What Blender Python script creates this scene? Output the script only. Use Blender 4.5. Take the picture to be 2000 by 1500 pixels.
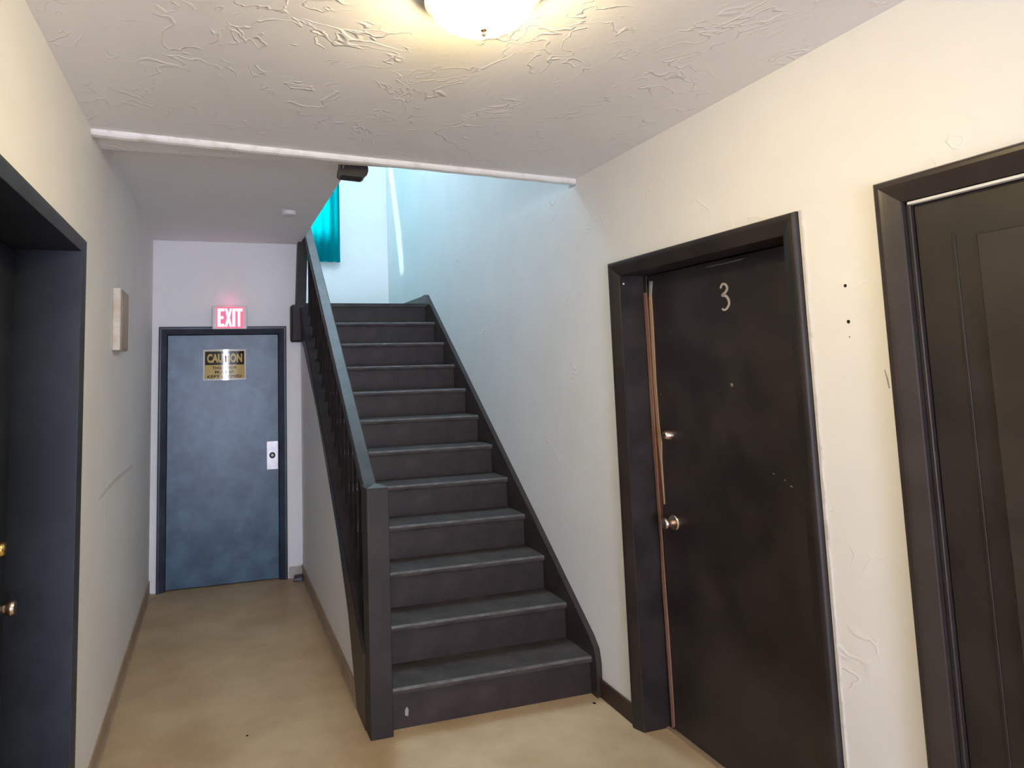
import bpy, bmesh, math, random
from mathutils import Vector, Matrix, Euler

random.seed(7)
sc = bpy.context.scene
for o in list(bpy.data.objects):
    bpy.data.objects.remove(o)
COL = sc.collection
PI = math.pi

# ------------------------------------------------------------------ main measures (metres)
XL, XR = -0.484, 1.835          # left and right wall faces
D = 5.579                       # face of the wall with the exit door
YB = -4.2                       # wall behind the photographer
H, H2 = 2.6255, 2.708           # hall ceiling, corridor ceiling
XS = 0.675                      # wall under the stairs
Y0, GO, RI, NR = 3.100, 0.2353, 0.1852, 12
ZL = NR * RI                    # landing height
YBK = 7.16                      # wall at the back of the landing
ZT = 5.25                       # ceiling of the stairwell
SL = RI / GO

# ------------------------------------------------------------------ camera
cam_d = bpy.data.cameras.new('camera')
cam = bpy.data.objects.new('camera', cam_d)
COL.objects.link(cam)
Rv = Vector((0.95778002, -0.28635045, -0.02570687))
Uv = Vector((-0.0034552, -0.10087262, 0.99489335))
Fv = Vector((0.28748128, 0.95280015, 0.09760318))
m = Matrix((Rv, Uv, -Fv)).transposed().to_4x4()
m.translation = Vector((0, 0, 1.6379))
cam.matrix_world = m
cam_d.sensor_fit = 'HORIZONTAL'
cam_d.sensor_width = 36.0
cam_d.lens = 1300.0 / 2000.0 * 36.0
cam_d.shift_x = (1000 - 813.72) / 2000.0
cam_d.shift_y = -(750 - 593.16) / 2000.0
cam_d.clip_start = 0.02
cam_d.clip_end = 100
sc.camera = cam

# ------------------------------------------------------------------ world, daylight, exposure
w = bpy.data.worlds.new('World')
sc.world = w
w.use_nodes = True
bg = w.node_tree.nodes['Background']
bg.inputs[0].default_value = (0.45, 0.86, 1.0, 1)
bg.inputs[1].default_value = 9.0


def area(name, loc, rot, sx, sy, power, col, spread=180):
    l = bpy.data.lights.new(name, 'AREA')
    l.shape = 'RECTANGLE'
    l.size, l.size_y = sx, sy
    l.energy = power
    l.color = col
    l.spread = math.radians(spread)
    o = bpy.data.objects.new(name, l)
    o.location = loc
    o.rotation_euler = rot
    COL.objects.link(o)
    return o


# added fill light in a guessed, unseen doorway behind the photographer
area('fill_entrance', (0.16, YB - 0.16, 1.2), (PI / 2, 0, 0), 1.15, 2.2, 84, (0.78, 0.645, 0.93), 130)
# added cool fill light in a made-up rooflight above the stairs
area('fill_rooflight', (1.15, 5.2, ZT + 0.2), (0, 0, 0), 0.9, 1.3, 74, (0.56, 0.78, 0.95))

# low sun aimed through the added side window to make the wall streak
sl = bpy.data.lights.new('daylight_sun', 'SUN')
sl.energy = 2.4
sl.angle = math.radians(3.0)
sl.color = (0.85, 1.0, 1.0)
so = bpy.data.objects.new('daylight_sun', sl)
so.rotation_euler = Vector((1.0, 0.015, -0.10)).to_track_quat('-Z', 'Y').to_euler()
COL.objects.link(so)

sc.view_settings.view_transform = 'Standard'
sc.view_settings.look = 'None'
sc.view_settings.gamma = 1
sc.view_settings.use_curve_mapping = False
sc.view_settings.exposure = 0.12
LAMP = 93.0        # emission of the lamp glass
LAMPCOL = (1.0, 0.79, 0.40)

# ------------------------------------------------------------------ materials


def lin(r, g, b):
    def f(c):
        c /= 255.0
        return c / 12.92 if c <= 0.04045 else ((c + 0.055) / 1.055) ** 2.4
    return (f(r), f(g), f(b), 1)


def mat(name, col, rough=0.6, metal=0.0, col2=None, nscale=8.0, ndet=6, lo=0.4, hi=0.65,
        bump=0.0, bscale=60.0, bdist=0.002, emis=None, estr=0.0, spec=0.5, stretch=(1, 1, 1), rvar=0.0):
    M = bpy.data.materials.new(name)
    M.use_nodes = True
    nt = M.node_tree
    b = nt.nodes['Principled BSDF']
    b.inputs['Base Color'].default_value = col
    b.inputs['Roughness'].default_value = rough
    b.inputs['Metallic'].default_value = metal
    b.inputs['Specular IOR Level'].default_value = spec
    tc = nt.nodes.new('ShaderNodeTexCoord')
    mp = nt.nodes.new('ShaderNodeMapping')
    mp.inputs['Scale'].default_value = stretch
    nt.links.new(tc.outputs['Object'], mp.inputs['Vector'])
    if col2 is not None:
        n = nt.nodes.new('ShaderNodeTexNoise')
        n.inputs['Scale'].default_value = nscale
        n.inputs['Detail'].default_value = ndet
        n.inputs['Roughness'].default_value = 0.62
        nt.links.new(mp.outputs[0], n.inputs['Vector'])
        r = nt.nodes.new('ShaderNodeValToRGB')
        r.color_ramp.elements[0].position = lo
        r.color_ramp.elements[1].position = hi
        r.color_ramp.elements[0].color = col
        r.color_ramp.elements[1].color = col2
        nt.links.new(n.outputs['Fac'], r.inputs[0])
        nt.links.new(r.outputs[0], b.inputs['Base Color'])
        if rvar:
            mr = nt.nodes.new('ShaderNodeMapRange')
            mr.inputs['To Min'].default_value = rough - rvar
            mr.inputs['To Max'].default_value = rough + rvar
            nt.links.new(n.outputs['Fac'], mr.inputs['Value'])
            nt.links.new(mr.outputs[0], b.inputs['Roughness'])
    if bump:
        n2 = nt.nodes.new('ShaderNodeTexNoise')
        n2.inputs['Scale'].default_value = bscale
        n2.inputs['Detail'].default_value = 5
        nt.links.new(mp.outputs[0], n2.inputs['Vector'])
        bp = nt.nodes.new('ShaderNodeBump')
        bp.inputs['Strength'].default_value = bump
        bp.inputs['Distance'].default_value = bdist
        nt.links.new(n2.outputs['Fac'], bp.inputs['Height'])
        nt.links.new(bp.outputs[0], b.inputs['Normal'])
    if emis:
        b.inputs['Emission Color'].default_value = emis
        b.inputs['Emission Strength'].default_value = estr
    return M


def plaster(name, col, col2, ridge=0.5, scale=3.2, dist=0.012, cut=(0.014, 0.5)):
    """painted skip-trowel plaster: broad undulation plus sparse raised trowel ridges"""
    M = mat(name, col, 0.62, col2=col2, nscale=2.2, lo=0.3, hi=0.7)
    nt = M.node_tree
    b = nt.nodes['Principled BSDF']
    tc = nt.nodes.new('ShaderNodeTexCoord')
    n0 = nt.nodes.new('ShaderNodeTexNoise')
    n0.inputs['Scale'].default_value = 2.6
    n0.inputs['Detail'].default_value = 2
    nt.links.new(tc.outputs['Object'], n0.inputs['Vector'])
    mx = nt.nodes.new('ShaderNodeMix')
    mx.data_type = 'RGBA'
    mx.blend_type = 'ADD'
    mx.inputs[0].default_value = 0.55
    nt.links.new(tc.outputs['Object'], mx.inputs[6])
    nt.links.new(n0.outputs['Color'], mx.inputs[7])
    n1 = nt.nodes.new('ShaderNodeTexNoise')
    n1.inputs['Scale'].default_value = scale
    n1.inputs['Detail'].default_value = 2.5
    n1.inputs['Roughness'].default_value = 0.6
    nt.links.new(mx.outputs[2], n1.inputs['Vector'])
    # thin ridge where the noise crosses its mid value, kept only in scattered patches
    sb = nt.nodes.new('ShaderNodeMath')
    sb.operation = 'SUBTRACT'
    sb.inputs[1].default_value = 0.5
    nt.links.new(n1.outputs['Fac'], sb.inputs[0])
    ab = nt.nodes.new('ShaderNodeMapRange')
    ab.interpolation_type = 'SMOOTHSTEP'
    ab.inputs['From Min'].default_value = -cut[0]
    ab.inputs['From Max'].default_value = cut[0] * 0.25
    nt.links.new(sb.outputs[0], ab.inputs['Value'])
    ab2 = nt.nodes.new('ShaderNodeMapRange')
    ab2.interpolation_type = 'SMOOTHSTEP'
    ab2.inputs['From Min'].default_value = cut[0] * 2.5
    ab2.inputs['From Max'].default_value = cut[0] * 0.25
    nt.links.new(sb.outputs[0], ab2.inputs['Value'])
    rg = nt.nodes.new('ShaderNodeMath')
    rg.operation = 'MULTIPLY'
    nt.links.new(ab.outputs[0], rg.inputs[0])
    nt.links.new(ab2.outputs[0], rg.inputs[1])
    n4 = nt.nodes.new('ShaderNodeTexNoise')
    n4.inputs['Scale'].default_value = 4.5
    n4.inputs['Detail'].default_value = 3
    nt.links.new(tc.outputs['Object'], n4.inputs['Vector'])
    mk = nt.nodes.new('ShaderNodeMapRange')
    mk.inputs['From Min'].default_value = cut[1]
    mk.inputs['From Max'].default_value = cut[1] + 0.12
    nt.links.new(n4.outputs['Fac'], mk.inputs['Value'])
    mr = nt.nodes.new('ShaderNodeMath')
    mr.operation = 'MULTIPLY'
    nt.links.new(rg.outputs[0], mr.inputs[0])
    nt.links.new(mk.outputs[0], mr.inputs[1])
    n3 = nt.nodes.new('ShaderNodeTexNoise')
    n3.inputs['Scale'].default_value = 45
    n3.inputs['Detail'].default_value = 4
    nt.links.new(tc.outputs['Object'], n3.inputs['Vector'])
    ad = nt.nodes.new('ShaderNodeMath')
    ad.operation = 'MULTIPLY_ADD'
    ad.inputs[1].default_value = 0.16
    nt.links.new(n3.outputs['Fac'], ad.inputs[0])
    nt.links.new(mr.outputs[0], ad.inputs[2])
    ad2 = nt.nodes.new('ShaderNodeMath')
    ad2.operation = 'MULTIPLY_ADD'
    ad2.inputs[1].default_value = 0.7
    nt.links.new(n1.outputs['Fac'], ad2.inputs[0])
    nt.links.new(ad.outputs[0], ad2.inputs[2])
    bp = nt.nodes.new('ShaderNodeBump')
    bp.inputs['Strength'].default_value = ridge
    bp.inputs['Distance'].default_value = dist
    nt.links.new(ad2.outputs[0], bp.inputs['Height'])
    nt.links.new(bp.outputs[0], b.inputs['Normal'])
    return M


M_WALL = plaster('wall_paint', (0.80, 0.79, 0.78, 1), (0.85, 0.84, 0.83, 1), 0.30, 4.0, 0.006, (0.014, 0.56))
M_CEIL = plaster('ceiling_plaster', (0.86, 0.84, 0.83, 1), (0.89, 0.87, 0.86, 1), 0.45, 6.5, 0.007, (0.014, 0.46))
M_WHITE = mat('white_trim_paint', (0.78, 0.77, 0.75, 1), 0.45, col2=(0.60, 0.56, 0.51, 1), nscale=16, lo=0.5, hi=0.72, bump=0.3, bscale=40)
M_FLOOR = mat('worn_vinyl_floor', (0.46, 0.33, 0.19, 1), 0.5, col2=(0.60, 0.46, 0.29, 1), nscale=2.6, ndet=10, lo=0.36, hi=0.64, bump=0.12, bscale=30, bdist=0.001, rvar=0.1)
M_BLACK = mat('brown_black_paint', (0.016, 0.012, 0.0115, 1), 0.42, col2=(0.042, 0.033, 0.032, 1), nscale=4, ndet=8, lo=0.4, hi=0.72, bump=0.35, bscale=34, bdist=0.001, rvar=0.08)
M_CASE = mat('glossy_brown_paint', (0.030, 0.022, 0.019, 1), 0.33, col2=(0.042, 0.033, 0.030, 1), nscale=6, lo=0.35, hi=0.7, bump=0.25, bscale=26, bdist=0.001)
M_POST = mat('dull_brown_post_paint', (0.014, 0.0090, 0.0078, 1), 0.6, col2=(0.027, 0.018, 0.0155, 1), nscale=7, bump=0.3, bscale=30, bdist=0.001)
M_MATT = mat('matt_brown_paint', (0.018, 0.013, 0.012, 1), 0.85, col2=(0.032, 0.024, 0.023, 1), nscale=7, spec=0.2)
M_LCASE = mat('cool_lit_left_casing', (0.022, 0.025, 0.031, 1), 0.45, col2=(0.036, 0.04, 0.047, 1), nscale=6, bump=0.25, bscale=26, bdist=0.001)  # left casing, bluish daylight mixed into the paint colour
M_FILL = mat('cream_filler', (0.55, 0.52, 0.46, 1), 0.7, col2=(0.40, 0.36, 0.31, 1), nscale=18, lo=0.5, hi=0.75)
M_PAN = mat('brown_metal_pan', (0.16, 0.10, 0.07, 1), 0.45, 0.4)
M_CASEB = mat('dull_brown_black_paint', (0.015, 0.011, 0.010, 1), 0.55, col2=(0.032, 0.023, 0.021, 1), nscale=5, ndet=8, lo=0.4, hi=0.72, bump=0.3, bscale=30, bdist=0.001)
M_BASEB = mat('red_brown_base_paint', (0.036, 0.016, 0.011, 1), 0.5, col2=(0.05, 0.026, 0.019, 1), nscale=7)
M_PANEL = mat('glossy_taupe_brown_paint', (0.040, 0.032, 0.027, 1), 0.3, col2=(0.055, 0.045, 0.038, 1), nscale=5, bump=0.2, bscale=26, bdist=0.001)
M_BLUE = mat('cool_lit_exit_paint', (0.026, 0.066, 0.110, 1), 0.34, col2=(0.072, 0.150, 0.225, 1), nscale=4.5, ndet=8, lo=0.36, hi=0.66, bump=0.3, bscale=22, bdist=0.001)  # dark door paint with the blue daylight sheen put into its colour
M_BLUEC = mat('cool_lit_exit_casing', (0.018, 0.026, 0.045, 1), 0.36, col2=(0.036, 0.050, 0.075, 1), nscale=5, bump=0.25, bscale=26, bdist=0.001)  # exit door casing, same blue daylight put into the colour
M_JAMBL = mat('cool_lit_left_paint', (0.010, 0.014, 0.023, 1), 0.55, col2=(0.020, 0.027, 0.040, 1), nscale=5, bump=0.35, bscale=30, bdist=0.001)  # left leaf and jamb: cool daylight on them put into the colour
M_TREAD = mat('trodden_tread_paint', (0.028, 0.021, 0.019, 1), 0.7, col2=(0.078, 0.064, 0.058, 1), nscale=5, ndet=10, lo=0.38, hi=0.72, bump=0.4, bscale=45, bdist=0.001)
M_RISER = mat('scuffed_riser_paint', (0.019, 0.0115, 0.0100, 1), 0.6, col2=(0.046, 0.031, 0.028, 1), nscale=6, ndet=9, lo=0.4, hi=0.75, bump=0.3, bscale=40, bdist=0.001)
M_NOSE = mat('worn_nosing_paint', (0.07, 0.062, 0.06, 1), 0.5, col2=(0.19, 0.175, 0.165, 1), nscale=9, ndet=8, lo=0.42, hi=0.75)
M_TAN = mat('tan_vinyl_base', (0.40, 0.30, 0.21, 1), 0.5, col2=(0.28, 0.20, 0.13, 1), nscale=6, lo=0.45, hi=0.75)
M_RAW = mat('exposed_red_wood', (0.30, 0.16, 0.115, 1), 0.65, col2=(0.15, 0.07, 0.045, 1), nscale=10, stretch=(1, 1, 0.1))
M_RAW2 = mat('split_pale_wood', (0.45, 0.31, 0.20, 1), 0.65, col2=(0.34, 0.21, 0.12, 1), nscale=10, stretch=(1, 1, 0.1))
M_BRASS = mat('worn_brass', (0.72, 0.55, 0.36, 1), 0.25, 1.0)
M_NICKEL = mat('satin_nickel', (0.72, 0.59, 0.49, 1), 0.26, 1.0, bump=0.2, bscale=30)
M_GOLD = mat('yellow_brass', (0.85, 0.60, 0.22, 1), 0.22, 1.0)
M_STEEL = mat('dull_steel', (0.62, 0.60, 0.60, 1), 0.42, 0.7, col2=(0.5, 0.48, 0.48, 1), nscale=20)
M_DARK = mat('black_rubber', (0.008, 0.007, 0.009, 1), 0.4)
M_GREY = mat('grey_number_paint', (0.50, 0.46, 0.45, 1), 0.5)
M_SCUFF = mat('grey_scuff', (0.34, 0.32, 0.31, 1), 0.8)
M_SCUFFL = mat('pale_scuff', (0.36, 0.34, 0.33, 1), 0.7)
M_SCUFFW = mat('faint_wall_scuff', (0.66, 0.65, 0.64, 1), 0.8)
M_HOLE = mat('hole_black', (0.01, 0.008, 0.007, 1), 0.9)
M_PLAST = mat('white_plastic', (0.70, 0.68, 0.67, 1), 0.4)
M_BEIGE = mat('cream_plastic', (0.60, 0.56, 0.48, 1), 0.5, col2=(0.48, 0.39, 0.28, 1), nscale=11, lo=0.5, hi=0.72)
M_TANF = mat('yellowed_plastic', (0.38, 0.32, 0.25, 1), 0.5, col2=(0.28, 0.21, 0.14, 1), nscale=9, lo=0.5, hi=0.75)
M_SIGNW = mat('sign_white_edge', (0.72, 0.72, 0.74, 1), 0.13, spec=1.0)
M_SIGNY = mat('sign_yellow', (0.62, 0.45, 0.15, 1), 0.13, spec=1.0)
M_SIGNK = mat('sign_black', (0.012, 0.010, 0.008, 1), 0.13, spec=1.0)
M_REDLIT = mat('lit_red_panel', (0.6, 0.05, 0.1, 1), 0.4, emis=(1.0, 0.10, 0.20, 1), estr=0.95)
M_LETLIT = mat('lit_letters', (1, 0.8, 0.8, 1), 0.4, emis=(1.0, 0.72, 0.76, 1), estr=1.6)
M_RAILTOP = mat('skylit_rail_top', (0.022, 0.024, 0.024, 1), 0.5, col2=(0.045, 0.048, 0.047, 1), nscale=7)  # handrail and newel cap: bluish skylight put into a greyer colour

M_GLASS_LAMP = mat('lamp_glass', (1, 0.95, 0.85, 1), 0.3, emis=LAMPCOL + (1,), estr=LAMP)

M_PANE = bpy.data.materials.new('window_glass')
M_PANE.use_nodes = True
nt = M_PANE.node_tree
nt.nodes.clear()
out = nt.nodes.new('ShaderNodeOutputMaterial')
tr = nt.nodes.new('ShaderNodeBsdfTransparent')
tr.inputs[0].default_value = (0.92, 0.96, 0.96, 1)
gl = nt.nodes.new('ShaderNodeBsdfGlossy')
gl.inputs['Roughness'].default_value = 0.03
mx = nt.nodes.new('ShaderNodeMixShader')
mx.inputs[0].default_value = 0.06
nt.links.new(tr.outputs[0], mx.inputs[1])
nt.links.new(gl.outputs[0], mx.inputs[2])
nt.links.new(mx.outputs[0], out.inputs[0])

M_CURT = bpy.data.materials.new('teal_curtain_cloth')
M_CURT.use_nodes = True
nt = M_CURT.node_tree
nt.nodes.clear()
out = nt.nodes.new('ShaderNodeOutputMaterial')
df = nt.nodes.new('ShaderNodeBsdfDiffuse')
df.inputs[0].default_value = (0.0, 0.15, 0.18, 1)
tl = nt.nodes.new('ShaderNodeBsdfTranslucent')
tl.inputs[0].default_value = (0.0, 0.50, 0.52, 1)
wv = nt.nodes.new('ShaderNodeTexNoise')
wv.inputs['Scale'].default_value = 60
mx = nt.nodes.new('ShaderNodeMixShader')
mx.inputs[0].default_value = 0.5
nt.links.new(df.outputs[0], mx.inputs[1])
nt.links.new(tl.outputs[0], mx.inputs[2])
nt.links.new(mx.outputs[0], out.inputs[0])

M_STREAKMASK = mat('streak_mask_cloth', (0.0, 0.15, 0.18, 1), 0.9)  # opaque cloth of the added panels that shape the sun streak

# ------------------------------------------------------------------ mesh helpers


def link(name, me, m=None, parent=None, smooth=False):
    if m is not None:
        me.materials.append(m)
    if smooth:
        for p in me.polygons:
            p.use_smooth = True
    o = bpy.data.objects.new(name, me)
    COL.objects.link(o)
    if parent is not None:
        o.parent = parent
    return o


def finish(bm, name, m, parent=None, smooth=False, bevel=0.0, seg=1):
    bmesh.ops.remove_doubles(bm, verts=bm.verts, dist=1e-6)
    if bevel > 0:
        bmesh.ops.bevel(bm, geom=list(bm.edges), offset=bevel, segments=seg, profile=0.6, affect='EDGES', clamp_overlap=True)
    bmesh.ops.recalc_face_normals(bm, faces=bm.faces)
    me = bpy.data.meshes.new(name)
    bm.to_mesh(me)
    bm.free()
    return link(name, me, m, parent, smooth)


def bx(bm, x0, x1, y0, y1, z0, z1):
    v = [bm.verts.new((x, y, z)) for x in (x0, x1) for y in (y0, y1) for z in (z0, z1)]
    for f in ((0, 1, 3, 2), (4, 6, 7, 5), (0, 4, 5, 1), (2, 3, 7, 6), (0, 2, 6, 4), (1, 5, 7, 3)):
        bm.faces.new([v[i] for i in f])


def box(name, m, x0, x1, y0, y1, z0, z1, parent=None, bevel=0.0, seg=1):
    bm = bmesh.new()
    bx(bm, x0, x1, y0, y1, z0, z1)
    return finish(bm, name, m, parent, bevel=bevel, seg=seg)


def boxes(name, m, L, parent=None, bevel=0.0):
    bm = bmesh.new()
    for b in L:
        bx(bm, *b)
    bmesh.ops.recalc_face_normals(bm, faces=bm.faces)
    me = bpy.data.meshes.new(name)
    bm.to_mesh(me)
    bm.free()
    return link(name, me, m, parent)


def prism(bm, pts, f0, f1):
    """pts 2-D polygon, f0 and f1 map a 2-D point to the two end caps"""
    a = [bm.verts.new(f0(p)) for p in pts]
    b = [bm.verts.new(f1(p)) for p in pts]
    bm.faces.new(a)
    bm.faces.new(b[::-1])
    n = len(pts)
    for i in range(n):
        j = (i + 1) % n
        bm.faces.new((a[i], a[j], b[j], b[i]))


def revolve(bm, prof, org, axis, n=28, rot=0.0):
    """prof list of (radius, height along axis)"""
    ax = Vector(axis).normalized()
    q = ax.to_track_quat('Z', 'Y')
    org = Vector(org)
    rings = []
    for r, h in prof:
        if r < 1e-5:
            rings.append([bm.verts.new(org + q @ Vector((0, 0, h)))])
        else:
            rings.append([bm.verts.new(org + q @ Vector((r * math.cos(2 * PI * i / n + rot), r * math.sin(2 * PI * i / n + rot), h))) for i in range(n)])
    for A, B in zip(rings, rings[1:]):
        for i in range(n):
            j = (i + 1) % n
            if len(A) == 1 and len(B) == 1:
                break
            if len(A) == 1:
                bm.faces.new((A[0], B[i], B[j]))
            elif len(B) == 1:
                bm.faces.new((A[i], A[j], B[0]))
            else:
                bm.faces.new((A[i], A[j], B[j], B[i]))
    for R in (rings[0], rings[-1]):
        if len(R) > 1:
            bm.faces.new(R)


def lathe(name, m, prof, org, axis, parent=None, n=28, smooth=True):
    bm = bmesh.new()
    revolve(bm, prof, org, axis, n)
    o = finish(bm, name, m, parent, smooth)
    if smooth:
        md = o.modifiers.new('edges', 'EDGE_SPLIT')
        md.split_angle = math.radians(38)
    return o


def root(name, loc, label=None, cat=None, kind=None, group=None):
    o = bpy.data.objects.new(name, None)
    o.empty_display_size = 0.1
    COL.objects.link(o)
    o.location = loc
    tag(o, label, cat, kind, group)
    return o


def tag(o, label=None, cat=None, kind=None, group=None):
    if label:
        o['label'] = label
    if cat:
        o['category'] = cat
    if kind:
        o['kind'] = kind
    if group:
        o['group'] = group
    return o


def settle(r):
    """children were modelled in world space: keep them there under a placed root"""
    bpy.context.view_layer.update()
    for ch in r.children:
        ch.matrix_parent_inverse = r.matrix_world.inverted()


def subchild(o, p):
    o.parent = p
    return o

# maps from wall coordinates (a along wall, z up, t out of the wall into the hall)
MAPR = lambda a, z, t: (XR - t, a, z)
MAPL = lambda a, z, t: (XL + t, a, z)
MAPE = lambda a, z, t: (a, D - t, z)


def mbox(name, m, mp, a0, a1, z0, z1, t0, t1, parent=None, bevel=0.0, seg=1):
    x, y, z = zip(mp(a0, z0, t0), mp(a1, z1, t1))
    return box(name, m, min(x), max(x), min(y), max(y), min(z), max(z), parent, bevel, seg)


PROF = [(0.0, 0.0), (0.0, 0.004), (0.003, 0.0065), (0.030, 0.0185), (0.040, 0.0225), (0.048, 0.025),
        (0.058, 0.025), (0.063, 0.023), (0.067, 0.017), (0.068, 0.009), (0.068, 0.0)]


def casing(mp, a0, a1, zh, m, parent, wd=0.068, prof=PROF, both=True):
    """mitred door casing round the opening a0..a1 (z up to zh)"""
    k = wd / 0.068

    def piece(pa, pb):
        bm = bmesh.new()
        prism(bm, [(w_ * k, t) for w_, t in prof], pa, pb)
        return finish(bm, 'casing', m, parent)
    piece(lambda p: mp(a1 + p[0], 0, p[1]), lambda p: mp(a1 + p[0], zh + p[0], p[1]))
    if both:
        piece(lambda p: mp(a0 - p[0], 0, p[1]), lambda p: mp(a0 - p[0], zh + p[0], p[1]))
    piece(lambda p: mp(a0 - p[0], zh + p[0], p[1]), lambda p: mp(a1 + p[0], zh + p[0], p[1]))


def jamb(mp, a0, a1, zh, t0, t1, m, parent, th=0.02):
    mbox('jamb', m, mp, a1, a1 + th, 0, zh + th, t0, t1, parent)
    mbox('jamb', m, mp, a0 - th, a0, 0, zh + th, t0, t1, parent)
    mbox('jamb_head', m, mp, a0, a1, zh, zh + th, t0, t1, parent)


def knob_set(name, m, org, axis, parent, r=0.027, neck=0.012, depth=0.062, rose=0.032):
    k = lathe(name, m, [(0, 0.0), (neck, 0.0), (neck, depth * 0.42), (r * 0.72, depth * 0.52), (r, depth * 0.70),
                        (r * 0.98, depth * 0.84), (r * 0.8, depth * 0.96), (r * 0.3, depth), (0, depth)], org, axis, parent)
    ro = lathe('rose', m, [(rose, 0.0), (rose, 0.004), (rose * 0.9, 0.008), (rose * 0.6, 0.010), (0, 0.010)], org, axis, k)
    return k


# ================================================================== SETTING
def S(o):
    o['kind'] = 'structure'
    return o


# floor
fl = S(box('floor', M_FLOOR, XL - 0.4, XR + 0.4, YB - 0.1, D + 0.14, -0.12, 0.0))

# openings (a0, a1, head) incl. jamb boards of 2 cm
R3 = (1.765, 2.725, 2.054)      # door with the number
R1 = (0.46, 1.356, 2.067)       # near door on the right
L1 = (1.60, 2.695, 2.106)       # door on the left
E1 = (-0.372, 0.487, 1.955)     # exit door
J = 0.02
TH = 0.34

# right wall, in one piece round its two doors, with the cut-back strip high in the stairwell
X0, X1 = XR, XR + TH
LG = 2.592
rw = boxes('wall_right', M_WALL, [
    (X0, X1, YB, R1[0] - J, 0, H), (X0, X1, R1[0] - J, R1[1] + J, R1[2] + J, H),
    (X0, X1, R1[1] + J, R3[0] - J, 0, H), (X0, X1, R3[0] - J, R3[1] + J, R3[2] + J, H),
    (X0, X1, R3[1] + J, 3.085, 0, H),
    (X0, X1, YB, 3.085, H, H + 0.3),
    (X0, X1, 3.085, YBK + 0.2, 0, LG),
    (X0 + 0.14, X1, 3.085, 3.175, LG, H + 0.3),
    (X0, X1, 3.085, 3.175, H + 0.3, ZT),
    (X0 + 0.26, X1, R1[0] - J, R1[1] + J, 0, R1[2] + J), (X0 + 0.26, X1, R3[0] - J, R3[1] + J, 0, R3[2] + J),  # backing slabs added behind the doors to block leaking daylight
])
bm = bmesh.new()
bm.from_mesh(rw.data)
prism(bm, [(3.175, X0 + 0.012), (4.6, X0), (YBK + 0.2, X0), (YBK + 0.2, X1), (3.175, X1)], lambda p: (p[1], p[0], LG), lambda p: (p[1], p[0], ZT))
bmesh.ops.recalc_face_normals(bm, faces=bm.faces)
bm.to_mesh(rw.data)
bm.free()
S(rw)

# left wall
X0, X1 = XL - TH, XL
lw = boxes('wall_left', M_WALL, [
    (X0, X1, YB, L1[0] - J, 0, H2), (X0, X1, L1[0] - J, L1[1] + J, L1[2] + J, H2),
    (X0, X1, L1[1] + J, D + 0.14, 0, H2), (X0, X1, YB, D + 0.14, H2, H2 + 0.2),
    (X0, X0 + 0.07, L1[0] - J, L1[1] + J, 0, L1[2] + J)])  # last box: slab added behind the door against stray daylight
S(lw)

# end wall with the exit door; its edge closes the left side of the stairwell top
ew = boxes('wall_end', M_WALL, [
    (XL, E1[0] - J, D, D + 0.13, 0, H2), (E1[1] + J, XS, D, D + 0.13, 0, H2),
    (E1[0] - J, E1[1] + J, D, D + 0.13, E1[2] + J, H2), (XL, XS, D, D + 0.13, H2, ZT), (E1[0] - J, E1[1] + J, D + 0.126, D + 0.16, 0, E1[2] + J)])  # last box: slab added behind the exit door against light leaks
S(ew)

# wall behind the photographer, its unseen doorway added for the fill light
bw = boxes('wall_back', M_WALL, [
    (XL, -0.42, YB - 0.12, YB, 0, H), (0.76, XR, YB - 0.12, YB, 0, H), (-0.42, 0.76, YB - 0.12, YB, 2.35, H)])
S(bw)

# ceilings
ce = S(box('ceiling', M_CEIL, XL, XR, YB, 3.085, H, H + 0.3))
cc = boxes('ceiling_corridor', M_CEIL, [(XL, 0.668, 3.085, D, H2, H2 + 0.22)])
S(cc)
us = S(boxes('ceiling_stairwell', M_CEIL, [
    (XS - 0.1, XR, 3.085, 4.50, ZT, ZT + 0.1), (XS - 0.1, XR, 5.90, YBK, ZT, ZT + 0.1),
    (XS - 0.1, 0.68, 4.50, 5.90, ZT, ZT + 0.1), (1.62, XR, 4.50, 5.90, ZT, ZT + 0.1), (0.15, XS - 0.1, D + 0.10, YBK, ZT, ZT + 0.1), (0.5, XR, 4.35, 6.05, ZT + 0.40, ZT + 0.45),
    (0.5, 0.6, 4.35, 6.05, ZT + 0.1, ZT + 0.4), (1.7, XR, 4.35, 6.05, ZT + 0.1, ZT + 0.4), (0.6, 1.7, 4.35, 4.45, ZT + 0.1, ZT + 0.4), (0.6, 1.7, 5.95, 6.05, ZT + 0.1, ZT + 0.4)]))  # made-up rooflight: opening and hood added around the fill light
# upper walls of the stairwell
S(box('wall_stairwell_left', M_WALL, XS - 0.1, XS - 0.007, 3.085, D, H2 + 0.22, ZT))
S(box('wall_stairwell_front', M_WALL, XS - 0.1, XR, 2.985, 3.085, H + 0.3, ZT))
S(boxes('wall_landing_left', M_WALL, [(0.15, 0.25, D + 0.13, 6.15, ZL - 0.2, ZT), (0.15, 0.25, 7.06, YBK, ZL - 0.2, ZT),
    (0.15, 0.25, 6.15, 7.06, ZL - 0.2, 2.75), (0.15, 0.25, 6.15, 7.06, 4.40, ZT)]))
streak_win = root('streak_window', (0.2, 6.6, 2.75), kind='structure')  # unseen window, added to let in the sun streak
boxes('window_frame', M_WHITE, [(0.17, 0.21, 6.15, 6.19, 2.75, 4.40), (0.17, 0.21, 7.02, 7.06, 2.75, 4.40), (0.17, 0.21, 6.15, 7.06, 2.75, 2.79), (0.17, 0.21, 6.15, 7.06, 4.36, 4.40)], streak_win)
box('pane', M_PANE, 0.188, 0.192, 6.19, 7.02, 2.79, 4.36, streak_win)
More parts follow.
